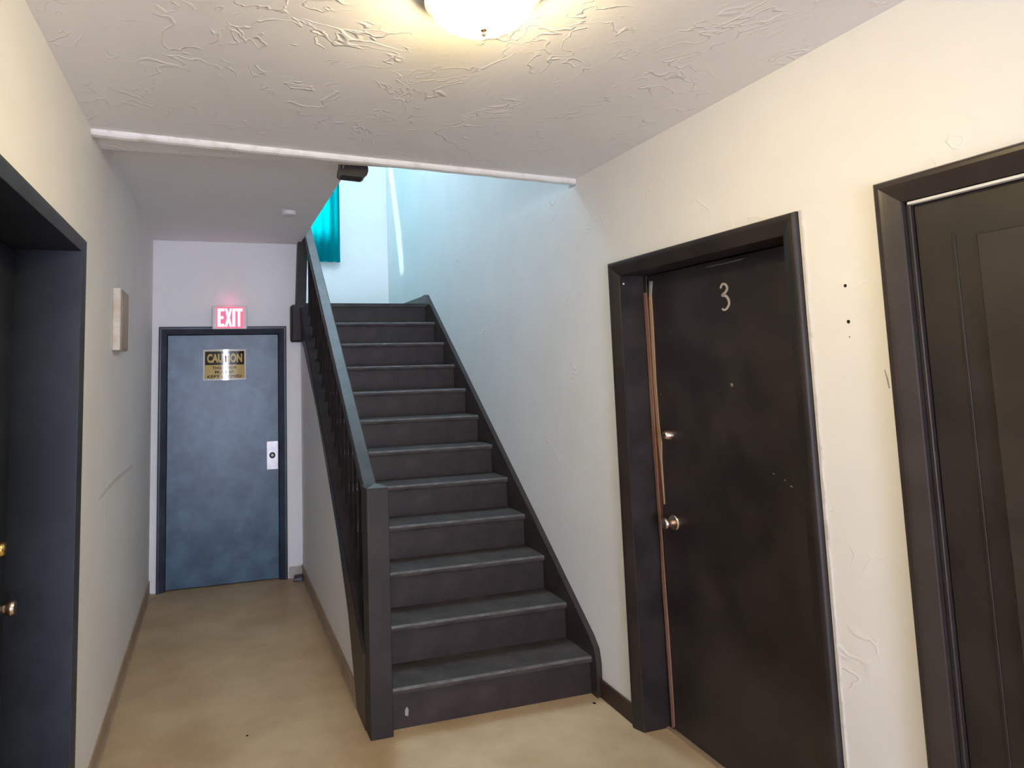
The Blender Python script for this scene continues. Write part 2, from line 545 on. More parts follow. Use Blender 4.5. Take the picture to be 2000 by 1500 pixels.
# added curtain panels, cut so their slanting gap shapes the sun streak
def streak_mask(pts):
    bm = bmesh.new()
    prism(bm, pts, lambda p: (0.262, p[0], p[1]), lambda p: (0.266, p[0], p[1]))
    return finish(bm, 'streak_mask_panel', M_STREAKMASK, streak_win)
streak_mask([(6.10, 2.68), (6.46, 2.68), (6.55, 3.2), (6.85, 4.0), (6.89, 4.47), (6.10, 4.47)])
streak_mask([(6.60, 2.68), (7.10, 2.68), (7.10, 4.47), (7.03, 4.47), (7.01, 4.0), (6.74, 3.2)])
settle(streak_win)
# back wall of landing with window opening
WX0, WX1, WZ0, WZ1 = 0.42, 1.215, 3.10, 4.35
bk = boxes('wall_landing_back', M_WALL, [
    (0.15, WX0, YBK, YBK + 0.16, ZL - 0.2, ZT), (WX1, XR, YBK, YBK + 0.16, ZL - 0.2, ZT),
    (WX0, WX1, YBK, YBK + 0.16, ZL - 0.2, WZ0), (WX0, WX1, YBK, YBK + 0.16, WZ1, ZT)])
S(bk)

# wall under the stairs: follows the underside of the stringer
und = [(5.39, 1.87), (4.62, 1.378), (4.165, 0.997), (3.83, 0.706), (3.55, 0.383), (3.35, 0.0)]
bm = bmesh.new()
poly = [(3.33, 0.0), (D, 0.0), (D, 2.02), (5.39, 1.95)] + [(y, z + 0.07) for y, z in und[1:-1]]
prism(bm, poly, lambda p: (XS - 0.006, p[0], p[1]), lambda p: (XS + 0.02, p[0], p[1]))
uw = S(finish(bm, 'wall_under_stairs', M_WALL))

# window on the landing
win = root('window_1', (0.8, YBK, WZ0), kind='structure')
fr = boxes('window_frame', M_WHITE, [
    (WX0, WX0 + 0.04, YBK + 0.05, YBK + 0.10, WZ0, WZ1), (WX1 - 0.04, WX1, YBK + 0.05, YBK + 0.10, WZ0, WZ1),
    (WX0, WX1, YBK + 0.05, YBK + 0.10, WZ0, WZ0 + 0.04), (WX0, WX1, YBK + 0.05, YBK + 0.10, WZ1 - 0.04, WZ1),
    (WX0, WX1, YBK + 0.055, YBK + 0.095, 3.70, 3.74)], win)
box('pane', M_PANE, WX0 + 0.04, WX1 - 0.04, YBK + 0.072, YBK + 0.076, WZ0 + 0.04, 3.70, win)
box('pane', M_PANE, WX0 + 0.04, WX1 - 0.04, YBK + 0.072, YBK + 0.076, 3.74, WZ1 - 0.04, win)
settle(win)

# trims: bead across the ceiling where the stairwell opens
bm = bmesh.new()
pr = [(0.0, 0.0), (0.0, -0.014), (0.006, -0.022), (0.020, -0.026), (0.034, -0.026), (0.040, -0.020), (0.040, 0.0)]
N = 40
rows = []
for i in range(N + 1):
    s = i / N
    x = XL + (XR - 0.002 - XL) * s
    y = 2.830 + 0.245 * s
    wob = 0.0016 * math.sin(i * 2.3) + 0.001 * math.sin(i * 5.1)
    rows.append([bm.verts.new((x, y + p[0] + (0 if p[1] == 0 else wob), H + p[1] + (0 if p[1] == 0 else wob))) for p in pr])
for A, B in zip(rows, rows[1:]):
    for i in range(len(pr)):
        j = (i + 1) % len(pr)
        bm.faces.new((A[i], A[j], B[j], B[i]))
bm.faces.new(rows[0])
bm.faces.new(rows[-1][::-1])
S(finish(bm, 'trim_1', M_WHITE))

# cream strip of paint and filler down the near side of the numbered door's casing
bm = bmesh.new()
y1 = R3[0] - 0.068
L_ = []
for i in range(60):
    z = i / 59 * (R3[2] + 0.07)
    wv_ = 0.014 + 0.0012 * math.sin(i * 1.7) + 0.001 * math.sin(i * 4.1)
    L_.append((z, wv_))
a_ = [bm.verts.new((XR + 0.001, y1, z)) for z, w_ in L_]
b_ = [bm.verts.new((XR - 0.006, y1 - 0.002, z)) for z, w_ in L_]
c_ = [bm.verts.new((XR - 0.005, y1 - w_ * 0.8, z)) for z, w_ in L_]
d_ = [bm.verts.new((XR + 0.001, y1 - w_, z)) for z, w_ in L_]
for P, Q in ((a_, b_), (b_, c_), (c_, d_), (d_, a_)):
    for i in range(59):
        bm.faces.new((P[i], P[i + 1], Q[i + 1], Q[i]))
S(finish(bm, 'trim_2', M_FILL))


# baseboards
def base(name, m, f, L, h, t, wob=0.0):
    """f(s) -> (point on wall, outward dir) for s metres along; vinyl cove base"""
    bm = bmesh.new()
    n = max(2, int(L / 0.06))
    prof = [(0, 0), (t * 2.6, 0), (t * 1.5, 0.006), (t, 0.016), (t, h - 0.002), (t * 0.6, h), (0, h)]
    rows = []
    for i in range(n + 1):
        p, d_ = f(L * i / n)
        q = wob * (math.sin(i * 1.3) + math.sin(i * 0.47) + random.uniform(-0.6, 0.6)) / 2
        rows.append([bm.verts.new((p[0] + d_[0] * (u + (max(0, q) if (v > 0.05 and u > 0) else 0)), p[1] + d_[1] * (u + (max(0, q) if (v > 0.05 and u > 0) else 0)), v)) for u, v in prof])
    for A, B in zip(rows, rows[1:]):
        for i in range(len(prof)):
            j = (i + 1) % len(prof)
            bm.faces.new((A[i], A[j], B[j], B[i]))
    bm.faces.new(rows[0])
    bm.faces.new(rows[-1][::-1])
    return S(finish(bm, name, m))


base('baseboard_left', M_TAN, lambda s: ((XL, 2.765 + s), (1, 0)), D - 2.765, 0.098, 0.006, 0.004)
base('baseboard_under_stairs', M_TAN, lambda s: ((XS - 0.006, 3.36 + s), (-1, 0)), D - 3.36, 0.10, 0.006, 0.004)
base('baseboard_end', mat('greyed_vinyl_base', (0.48, 0.44, 0.40, 1), 0.5, col2=(0.34, 0.29, 0.22, 1), nscale=9), lambda s: ((0.56 + s, D), (0, -1)), XS - 0.012 - 0.56, 0.09, 0.005, 0.002)
S(box('baseboard_right', M_BASEB, XR - 0.014, XR, R3[1] + 0.069, 3.10, 0, 0.088, bevel=0.003))
S(box('baseboard_right', M_BASEB, XR - 0.014, XR, YB, R1[0] - 0.069, 0, 0.088, bevel=0.003))
S(box('baseboard_left', M_TAN, XL, XL + 0.007, YB, L1[0] - 0.069, 0, 0.098))

# ================================================================== DOORS
# ---- exit door
d1 = root('door_1', (0.06, D, 0), 'dark exit door tinted daylight blue at the end of the corridor, caution sign on it', 'door', 'structure')
casing(MAPE, E1[0], E1[1], E1[2], M_BLUEC, d1, 0.063)
jamb(MAPE, E1[0], E1[1], E1[2], -0.125, 0.0, M_BLUEC, d1)
leaf = mbox('leaf', M_BLUE, MAPE, E1[0] + 0.003, E1[1] - 0.003, 0.008, E1[2] - 0.004, -0.060, -0.014, d1, 0.002)
# lock: bent steel guard plate with the cylinder
lk = mbox('lock_plate', M_STEEL, MAPE, 0.388, 0.482, 0.860, 1.088, -0.014, -0.004, d1, 0.004, 2)
lathe('cylinder_ring', M_DARK, [(0.024, 0), (0.024, 0.008), (0.017, 0.012), (0.017, 0.004), (0, 0.004)], (0.434, D + 0.004, 0.975), (0, -1, 0), lk)
lathe('key_cylinder', M_STEEL, [(0.011, 0), (0.011, 0.012), (0.008, 0.014), (0, 0.014)], (0.434, D + 0.003, 0.975), (0, -1, 0), lk)
settle(d1)

# ---- door with the number 3
d2 = root('door_2', (XR, 2.25, 0), 'dark brown apartment door numbered 3, beside the foot of the stairs', 'door', 'structure')
casing(MAPR, R3[0], R3[1], R3[2], M_CASEB, d2)
jamb(MAPR, R3[0], R3[1], R3[2], -0.259, 0.0, M_BLACK, d2)
TL = -0.130                       # leaf face (depth behind wall face)
mbox('leaf', M_BLACK, MAPR, R3[0] + 0.003, 2.694, 0.012, R3[2] - 0.004, TL - 0.044, TL, d2, 0.002)
mbox('stop_strip', M_BLACK, MAPR, 2.700, R3[1], 0, R3[2], TL - 0.03, TL + 0.004, d2, 0.002)
mbox('threshold', M_TAN, MAPR, R3[0], R3[1], 0, 0.006, TL - 0.06, TL + 0.02, d2)


def ribbon(name, m, mp, A, B, t, parent):
    bm = bmesh.new()
    prism(bm, A + B[::-1], lambda p: mp(p[0], p[1], t[0]), lambda p: mp(p[0], p[1], t[1]))
    return finish(bm, name, m, parent)


A = [(2.679, 2.024), (2.685, 1.961), (2.688, 1.803), (2.691, 1.539), (2.686, 1.35), (2.683, 1.268), (2.676, 1.188), (2.669, 0.993)]
B = [(2.657, 2.02), (2.670, 1.959), (2.669, 1.802), (2.674, 1.54), (2.670, 1.352), (2.659, 1.271), (2.666, 1.19), (2.664, 0.995)]
o = ribbon('split_wood_strip', M_RAW2, MAPR, A[1:], B[1:], (TL, TL + 0.005), d2)
o['label'] = 'pale split wood showing along the latch edge'
o = ribbon('split_wood_strip', M_SCUFFL, MAPR, A[:2], B[:2], (TL, TL + 0.004), d2)
o['label'] = 'grey painted top of the split strip'
A = [(2.722, 1.973), (2.721, 1.806), (2.720, 1.539), (2.719, 1.253), (2.715, 0.996), (2.706, 0.837), (2.712, 0.663), (2.706, 0.384), (2.703, 0.142), (2.702, 0.007)]
B = [(2.704, 1.971), (2.698, 1.804), (2.699, 1.539), (2.698, 1.256), (2.699, 0.999), (2.693, 0.839), (2.691, 0.67), (2.686, 0.396), (2.684, 0.156), (2.686, 0.021)]
o = ribbon('bare_wood_strip', M_RAW, MAPR, A, B, (TL + 0.003, TL + 0.008), d2)
o['label'] = 'reddish bare wood down the door stop'
# dark orange gap between the strips
ribbon('raw_gap', mat('dark_raw_wood', (0.11, 0.045, 0.018, 1), 0.8), MAPR, [(2.700, 1.95), (2.700, 1.0), (2.694, 0.9)], [(2.685, 1.95), (2.680, 1.0), (2.69, 0.9)], (TL + 0.0005, TL + 0.002), d2)


# number 3 as a raised brush-shaped numeral
def stroke(name, m, mp, pts, wid, t, parent):
    from mathutils import geometry
    P = [Vector(p) for p in pts]
    S_ = []
    for i in range(len(P) - 1):
        p0 = P[max(0, i - 1)]
        p1, p2 = P[i], P[i + 1]
        p3 = P[min(len(P) - 1, i + 2)]
        for k in range(5):
            u = k / 5
            S_.append(0.5 * ((2 * p1) + (p2 - p0) * u + (2 * p0 - 5 * p1 + 4 * p2 - p3) * u * u + (3 * p1 - p0 - 3 * p2 + p3) * u ** 3))
    S_.append(P[-1])
    bm = bmesh.new()
    n = len(S_)
    rows = []
    for i, p in enumerate(S_):
        tg = (S_[min(n - 1, i + 1)] - S_[max(0, i - 1)]).normalized()
        nn = Vector((-tg[1], tg[0]))
        s = i / (n - 1)
        hw = wid * (0.62 + 0.38 * math.sin(PI * min(1, max(0, s * 0.9 + 0.08)))) * 0.5
        if i in (0, n - 1):
            hw *= 0.5
        a, b = p + nn * hw, p - nn * hw
        rows.append([bm.verts.new(mp(a[0], a[1], t[0])), bm.verts.new(mp(a[0], a[1], t[1])), bm.verts.new(mp(b[0], b[1], t[1])), bm.verts.new(mp(b[0], b[1], t[0]))])
    for A_, B_ in zip(rows, rows[1:]):
        for i in range(4):
            j = (i + 1) % 4
            bm.faces.new((A_[i], A_[j], B_[j], B_[i]))
    bm.faces.new(rows[0])
    bm.faces.new(rows[-1][::-1])
    return finish(bm, name, m, parent)


three = [(2.222, 1.932), (2.209, 1.948), (2.191, 1.944), (2.184, 1.928), (2.196, 1.913), (2.214, 1.903), (2.195, 1.899), (2.181, 1.882),
         (2.180, 1.864), (2.193, 1.848), (2.208, 1.843), (2.220, 1.850)]
o = stroke('number', M_GREY, MAPR, three, 0.0105, (TL, TL + 0.003), d2)
o['label'] = 'grey script numeral 3'
lathe('peephole', M_NICKEL, [(0.008, 0), (0.008, 0.003), (0.005, 0.004), (0, 0.003)], MAPR(2.196, 1.542, TL), (-1, 0, 0), d2, 16)
# scratches and chips
ribbon('scratch', M_SCUFFL, MAPR, [(2.30, 2.0315), (2.18, 2.0315), (2.08, 2.034)], [(2.30, 2.030), (2.18, 2.0295), (2.10, 2.031)], (TL, TL + 0.0012), d2)
for a_, z_, r_ in ((1.944, 1.187, 0.006), (1.971, 1.205, 0.004), (2.020, 1.221, 0.0045), (2.646, 1.493, 0.004)):
    ribbon('paint_chip', M_SCUFFL, MAPR, [(a_ + r_, z_), (a_ + r_ * .3, z_ + r_ * .5)], [(a_ - r_ * .1, z_ - r_ * .5), (a_ - r_, z_ - r_ * .2)], (TL, TL + 0.001), d2)
kn = knob_set('knob', M_NICKEL, MAPR(2.606, 0.925, TL), (-1, 0, 0), d2, 0.026, 0.012, 0.060, 0.034)
kn['label'] = 'round satin metal door knob'
db = lathe('deadbolt', M_NICKEL, [(0, 0), (0.025, 0), (0.025, 0.010), (0.021, 0.018), (0.017, 0.030), (0.013, 0.034), (0, 0.034)], MAPR(2.597, 1.312, TL), (-1, 0, 0), d2)
lathe('keyhole', M_DARK, [(0.005, 0.0), (0.005, 0.0355), (0, 0.0355)], MAPR(2.597, 1.312, TL), (-1, 0, 0), db, 12)
lathe('jamb_screw', M_PLAST, [(0.005, 0), (0.004, 0.003), (0, 0.004)], (XR + 0.016, R3[1] - 0.001, 2.015), (0, -1, 0), d2, 10)
settle(d2)

# ---- near door on the right
d3 = root('door_3', (XR, 0.9, 0), 'dark brown door at the right edge, nearest on the right wall', 'door', 'structure')
casing(MAPR, R1[0], R1[1], R1[2], M_CASE, d3)
jamb(MAPR, R1[0], R1[1], R1[2], -0.259, 0.0, M_CASE, d3)
TN = -0.022
mbox('stop_strip', M_CASE, MAPR, R1[1] - 0.012, R1[1], 0, R1[2], TN - 0.02, TN + 0.012, d3, 0.002)
o = mbox('stop_strip', M_WHITE, MAPR, R1[0], R1[1] - 0.010, R1[2] - 0.010, R1[2] - 0.002, TN, TN + 0.019, d3, 0.001)
o['label'] = 'thin pale strip along the head'
# leaf with stile bead and a raised field
s0, s1, zt = R1[0] + 0.006, R1[1] - 0.014, R1[2] - 0.010
mbox('leaf', M_CASEB, MAPR, s0, s1, 0.012, zt, TN - 0.044, TN, d3, 0.002)
for a0_, a1_, z0_, z1_ in ((1.243, 1.250, 0.10, 1.955), (s0 + 0.09, s0 + 0.097, 0.10, 1.955)):
    mbox('bead', M_CASEB, MAPR, a0_, a1_, z0_, z1_, TN, TN + 0.0025, d3, 0.001)
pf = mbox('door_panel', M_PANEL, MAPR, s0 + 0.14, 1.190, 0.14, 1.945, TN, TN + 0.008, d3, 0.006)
settle(d3)

# ---- left door
d4 = root('door_4', (XL, 2.15, 0), 'dark door, tinted for cool daylight, set deep in the left wall', 'door', 'structure')
casing(MAPL, L1[0], L1[1], L1[2], M_LCASE, d4, 0.046, [(w_, t * 0.5) for w_, t in PROF])
jamb(MAPL, L1[0], L1[1], L1[2], -0.269, 0.0, M_JAMBL, d4)
TQ = -0.214
mbox('leaf', M_JAMBL, MAPL, L1[0] + 0.003, L1[1] - 0.003, 0.010, L1[2] - 0.004, TQ - 0.044, TQ, d4, 0.002)
o = knob_set('knob', M_NICKEL, MAPL(2.585, 0.885, TQ), (1, 0, 0), d4, 0.026, 0.013, 0.064, 0.030)
o['label'] = 'pale metal door knob'
o = lathe('deadbolt', M_GOLD, [(0, 0), (0.026, 0), (0.026, 0.014), (0.021, 0.024), (0.014, 0.028), (0, 0.028)], MAPL(2.590, 1.075, TQ), (1, 0, 0), d4)
o['label'] = 'yellow brass deadbolt'
settle(d4)

# ================================================================== STAIRCASE
st = root('staircase', (1.25, 3.1, 0), 'dark brown wooden staircase of twelve steps climbing to the landing', 'staircase')
sxa, sxb = 0.69, 1.803


def nose_y(k):
    return Y0 + (k - 1) * GO


# tread mesh shared, origin at its nosing
def tread_mesh(depth, name):
    bm = bmesh.new()
    pr_ = [(depth, -0.030), (0.006, -0.030), (0.0015, -0.026), (0.0, -0.018), (0.0, -0.010), (0.003, -0.003), (0.010, 0.0), (depth, 0.0)]
    n = 24
    rows = []
    for i in range(n + 1):
        x = sxa + (sxb - sxa) * i / n
        wear = 0.0022 * math.sin(i * 0.9) * math.sin(i * 0.37)
        rows.append([bm.verts.new((x - sxa, y + (abs(wear) if y < 0.004 else 0), z)) for y, z in pr_])
    for A_, B_ in zip(rows, rows[1:]):
        for i in range(len(pr_)):
            j = (i + 1) % len(pr_)
            bm.faces.new((A_[i], A_[j], B_[j], B_[i]))
    bm.faces.new(rows[0])
    bm.faces.new(rows[-1][::-1])
    bmesh.ops.recalc_face_normals(bm, faces=bm.faces)
    me = bpy.data.meshes.new(name)
    bm.to_mesh(me)
    bm.free()
    me.materials.append(M_TREAD)
    me.materials.append(M_NOSE)
    for p in me.polygons:
        c = p.center
        if c.y < 0.011 and c.z > -0.012:
            p.material_index = 1
    return me


tme = tread_mesh(GO + 0.03, 'tread')
rme = None
for k in range(1, NR):
    o = bpy.data.objects.new('tread', tme)
    COL.objects.link(o)
    o.parent = st
    o.location = (sxa, nose_y(k), k * RI)
bm = bmesh.new()
bx(bm, 0, sxb - sxa, 0, 0.02, 0.0, RI - 0.030)
bmesh.ops.recalc_face_normals(bm, faces=bm.faces)
rme = bpy.data.meshes.new('riser')
bm.to_mesh(rme)
bm.free()
rme.materials.append(M_RISER)
for k in range(1, NR + 1):
    o = bpy.data.objects.new('riser', rme)
    COL.objects.link(o)
    o.parent = st
    o.location = (sxa, nose_y(k) + 0.022, (k - 1) * RI)
# scuff on the first riser
bm = bmesh.new()
prism(bm, [(0.835, 0.055), (0.85, 0.05), (0.853, 0.075), (0.846, 0.092), (0.836, 0.08)], lambda p: (p[0], Y0 + 0.0222, p[1]), lambda p: (p[0], Y0 + 0.0205, p[1]))
finish(bm, 'paint_chip', M_SCUFF, st)
bm = bmesh.new()
y9 = nose_y(10)
prism(bm, [(1.280, 0.0), (1.305, 0.001), (1.300, 0.007), (1.285, 0.006)], lambda p: (p[0], y9 - 0.001, 10 * RI - 0.010 + p[1]), lambda p: (p[0], y9 + 0.004, 10 * RI - 0.010 + p[1]))
finish(bm, 'paint_chip', M_SCUFFL, st)
# landing nosing and landing slab
y12 = nose_y(NR)
boxes('landing_floor', M_TREAD, [(XS + 0.001, XR, y12, YBK, ZL - 0.03, ZL), (0.25, XS + 0.001, D + 0.13, YBK, ZL - 0.03, ZL)], st)
boxes('landing_frame', M_RISER, [(XS + 0.001, XR, y12 + 0.05, YBK, ZL - 0.20, ZL - 0.031), (0.25, XS + 0.001, D + 0.14, YBK, ZL - 0.20, ZL - 0.031)], st)
# carriage under the steps (closes them from below)
bm = bmesh.new()
prism(bm, [(Y0 + 0.06, 0.0), (Y0 + 0.35, 0.0), (y12 + 0.05, ZL - 0.32), (y12 + 0.05, ZL - 0.20), (Y0 + 0.06, 0.02)],
      lambda p: (XS + 0.03, p[0], p[1]), lambda p: (XR - 0.03, p[0], p[1]))
finish(bm, 'carriage', M_RISER, st)

# wall string (skirt) on the right wall
def ln(y, off):
    return RI + (y - Y0) * SL + off


bm = bmesh.new()
pts = [(3.066, 0.0), (3.066, 0.165), (3.078, 0.225), (3.12, ln(3.12, 0.073)), (3.6, ln(3.6, 0.078)), (5.70, ln(5.70, 0.070)), (5.735, 2.303), (5.775, 2.300), (5.775, ZL - 0.1), (5.60, ZL - 0.35), (3.3, 0.0)]
prism(bm, pts, lambda p: (XR - 0.032, p[0], p[1]), lambda p: (XR - 0.0005, p[0], p[1]))
finish(bm, 'wall_string', M_CASE, st, bevel=0.003)
boxes('landing_skirting', M_CASE, [(XR - 0.018, XR - 0.0005, 5.775, YBK, ZL, ZL + 0.082), (0.25, XR - 0.018, YBK - 0.018, YBK, ZL, ZL + 0.082)], st)

# outer string on the corridor side
bm = bmesh.new()
xo = 0.657
top = [(3.17, ln(3.17, 0.10)), (5.47, ln(5.47, 0.10))]
pts = [(3.16, 0.0), (3.16, ln(3.16, 0.10)), (5.47, ln(5.47, 0.10)), (5.47, 1.94)] + und[1:]
pts[3] = (5.47, 1.93)
prism(bm, pts, lambda p: (xo, p[0], p[1]), lambda p: (0.690, p[0], p[1]))
finish(bm, 'outer_string', M_BLACK, st)
# string cap
bm = bmesh.new()
prism(bm, [(0.650, 0.0), (0.650, 0.016), (0.655, 0.022), (0.735, 0.022), (0.740, 0.016), (0.740, 0.0)],
      lambda p: (p[0], 3.165, ln(3.165, 0.10) + p[1]), lambda p: (p[0], 5.47, ln(5.47, 0.10) + p[1]))
finish(bm, 'string_cap', M_MATT, st)

# newel at the foot
bm = bmesh.new()
bx(bm, 0.660, 0.766, 3.065, 3.170, 0.0, 1.095)
finish(bm, 'newel_post', M_POST, st, bevel=0.003)
bm = bmesh.new()
x0, x1, y0_, y1_ = 0.662, 0.764, 3.067, 3.168
v = [bm.verts.new(p) for p in ((x0, y0_, 1.095), (x1, y0_, 1.095), (x1, y1_, 1.095), (x0, y1_, 1.095))]
cx, cy = (x0 + x1) / 2, (y0_ + y1_) / 2
tp = bm.verts.new((cx, cy, 1.110))
bm.faces.new(v[::-1])
for i in range(4):
    bm.faces.new((v[i], v[(i + 1) % 4], tp))
finish(bm, 'newel_cap', M_RAILTOP, st)
# newel at the head of the stairs: drop below, post above
bm = bmesh.new()
bx(bm, 0.580, 0.700, 5.455, 5.570, 1.883, 2.185)
finish(bm, 'newel_drop', M_POST, st, bevel=0.012)
bm = bmesh.new()
v0 = [(0.622, 5.46), (0.700, 5.46), (0.700, 5.56), (0.622, 5.56)]
v1 = [(0.660, 5.46), (0.735, 5.46), (0.735, 5.56), (0.660, 5.56)]
a_ = [bm.verts.new((x, y, 2.17)) for x, y in v0]
b_ = [bm.verts.new((x, y, 3.20)) for x, y in v1]
bm.faces.new(a_[::-1])
bm.faces.new(b_)
for i in range(4):
    j = (i + 1) % 4
    bm.faces.new((a_[i], a_[j], b_[j], b_[i]))
finish(bm, 'newel_post', M_POST, st)

# handrail
bm = bmesh.new()
pr_ = [(0.680, -0.055), (0.680, -0.008), (0.686, 0.0), (0.744, 0.0), (0.750, -0.008), (0.750, -0.055)]
prism(bm, pr_, lambda p: (p[0], 3.160, ln(3.160, 0.790) + p[1]), lambda p: (p[0], 5.46, ln(5.46, 0.790) + p[1]))
hr = finish(bm, 'handrail', M_RAILTOP, st)

# balusters: one shared mesh
nb = 19
hb = 0.640
bm = bmesh.new()
bx(bm, -0.0065, 0.0065, -0.013, 0.013, 0.0, hb)
bmesh.ops.recalc_face_normals(bm, faces=bm.faces)
bme = bpy.data.meshes.new('baluster')
bm.to_mesh(bme)
bm.free()
bme.materials.append(M_MATT)
for i in range(nb):
    y = 3.25 + i * GO / 2
    o = bpy.data.objects.new('baluster', bme)
    COL.objects.link(o)
    o.parent = st
    o.location = (0.715, y, ln(y, 0.112))
settle(st)

# ================================================================== THINGS
# ceiling lamp
LX, LY = 0.657, 1.515
lamp = root('ceiling_light', (LX, LY, H), 'round glowing glass dome light on the hall ceiling', 'lamp')
lathe('ceiling_pan', M_PAN, [(0.142, 0.0), (0.150, -0.006), (0.154, -0.037), (0.151, -0.042), (0.139, -0.038), (0, -0.038)], (LX, LY, H), (0, 0, 1), lamp, 48)
dome = []
for i in range(15):
    a = i / 14 * PI / 2
    dome.append((0.140 * math.cos(a) if i < 14 else 0.0, -0.036 - 0.084 * math.sin(a)))
lathe('glass_dome', M_GLASS_LAMP, dome, (LX, LY, H), (0, 0, 1), lamp, 56)
lathe('finial', M_BRASS, [(0, -0.142), (0.004, -0.139), (0.006, -0.134), (0.003, -0.129), (0.009, -0.124), (0.010, -0.119), (0, -0.117)], (LX, LY, H), (0, 0, 1), lamp, 20)
settle(lamp)

# exit sign
ex = root('exit_sign', (0.1, D, 1.99), 'lit red and white EXIT sign over the corridor door', 'sign')
ys = D - 0.060
bm = bmesh.new()
bx(bm, -0.034, 0.234, ys, D - 0.0255, 1.994, 2.178)
finish(bm, 'housing', M_PLAST, ex, bevel=0.006, seg=2)
box('red_panel', M_REDLIT, -0.006, 0.206, ys - 0.002, ys + 0.001, 2.002, 2.170, ex)


def letter(polys, x0, z0, wd, ht, y, m, parent, name='letter'):
    bm = bmesh.new()
    for pl in polys:
        prism(bm, [(x0 + u * wd, z0 + v_ * ht) for u, v_ in pl], lambda p: (p[0], y, p[1]), lambda p: (p[0], y - 0.002, p[1]))
    bmesh.ops.recalc_face_normals(bm, faces=bm.faces)
    me = bpy.data.meshes.new(name)
    bm.to_mesh(me)
    bm.free()
    return link(name, me, m, parent)


E_ = [[(0, 0), (1, 0), (1, .15), (.42, .15), (.42, .42), (.85, .42), (.85, .57), (.42, .57), (.42, .85), (1, .85), (1, 1), (0, 1)]]
X_ = [[(0, 0), (.33, 0), (.5, .30), (.67, 0), (1, 0), (.69, .5), (1, 1), (.67, 1), (.5, .70), (.33, 1), (0, 1), (.31, .5)]]
I_ = [[(0, 0), (1, 0), (1, 1), (0, 1)]]
T_ = [[(.32, 0), (.68, 0), (.68, .85), (1, .85), (1, 1), (0, 1), (0, .85), (.32, .85)]]
zz, hh = 2.014, 0.144
for pl, x_, w_ in ((E_, 0.006, 0.052), (X_, 0.062, 0.054), (I_, 0.120, 0.021), (T_, 0.145, 0.052)):
    letter(pl, x_, zz, w_, hh, ys - 0.002, M_LETLIT, ex)
gl_ = bpy.data.lights.new('exit_sign_glow', 'POINT')
gl_.energy = 0.12
gl_.color = (1.0, 0.12, 0.25)
gl_.shadow_soft_size = 0.03
go = bpy.data.objects.new('exit_sign_glow', gl_)
go.location = (0.10, ys - 0.03, 2.215)
COL.objects.link(go)
go.parent = ex
settle(ex)

# caution sign: a thin plastic sheet bulging from the door
cs = root('caution_sign', (0.06, D, 1.7), 'yellow and black CAUTION sign bowed out on the corridor door', 'sign')
cx0, cx1, cz0, cz1 = -0.104, 0.228, 1.588, 1.835
YD = D + 0.014


def bow(x):
    u = (x - cx0) / (cx1 - cx0)
    return YD - 0.003 - 0.026 * max(0.0, 1 - ((u - 0.53) / 0.53) ** 2)


def sheet(name, m, xa, xb, za, zb, off, th=0.0012, n=28):
    bm = bmesh.new()
    rows = []
    for i in range(n + 1):
        x = xa + (xb - xa) * i / n
        y = bow(x) - off
        rows.append([bm.verts.new((x, y, za)), bm.verts.new((x, y, zb)), bm.verts.new((x, y + th, zb)), bm.verts.new((x, y + th, za))])
    for A_, B_ in zip(rows, rows[1:]):
        for i in range(4):
            j = (i + 1) % 4
            bm.faces.new((A_[i], A_[j], B_[j], B_[i]))
    bm.faces.new(rows[0])
    bm.faces.new(rows[-1][::-1])
    return finish(bm, name, m, cs, smooth=False)


sheet('sign_sheet', M_SIGNW, cx0, cx1, cz0, cz1, 0.0)
sheet('yellow_field', M_SIGNY, cx0 + 0.012, cx1 - 0.012, cz0 + 0.013, cz1 - 0.013, 0.0006, 0.0006)
sheet('black_header', M_SIGNK, cx0 + 0.016, cx1 - 0.016, 1.711, cz1 - 0.017, 0.0012, 0.0006)


def text(name, body, m, xc, zc, wd, ht, parent, bold=0.0):
    cu = bpy.data.curves.new(name, 'FONT')
    cu.body = body
    cu.align_x = 'CENTER'
    cu.align_y = 'CENTER'
    cu.offset = bold
    cu.resolution_u = 3
    t = bpy.data.objects.new(name, cu)
    COL.objects.link(t)
    bpy.context.view_layer.update()
    dg = bpy.context.evaluated_depsgraph_get()
    me = bpy.data.meshes.new_from_object(t.evaluated_get(dg))
    bpy.data.objects.remove(t)
    xs = [v.co.x for v in me.vertices]
    zs = [v.co.y for v in me.vertices]
    for v in me.vertices:
        x = xc + ((v.co.x - min(xs)) / (max(xs) - min(xs)) - 0.5) * wd
        z = zc + ((v.co.y - min(zs)) / (max(zs) - min(zs)) - 0.5) * ht
        v.co = (x, bow(x) - 0.0017, z)
    me.materials.clear()
    return link(name, me, m, parent)


text('heading', 'CAUTION', M_SIGNY, 0.062, 1.764, 0.272, 0.072, cs, 0.045)
text('text_line', 'THIS DOOR', M_SIGNK, 0.062, 1.688, 0.190, 0.023, cs, 0.02)
text('text_line', 'MUST BE', M_SIGNK, 0.062, 1.654, 0.150, 0.023, cs, 0.02)
text('text_line', 'KEPT CLOSED', M_SIGNK, 0.062, 1.619, 0.262, 0.023, cs, 0.02)
settle(cs)

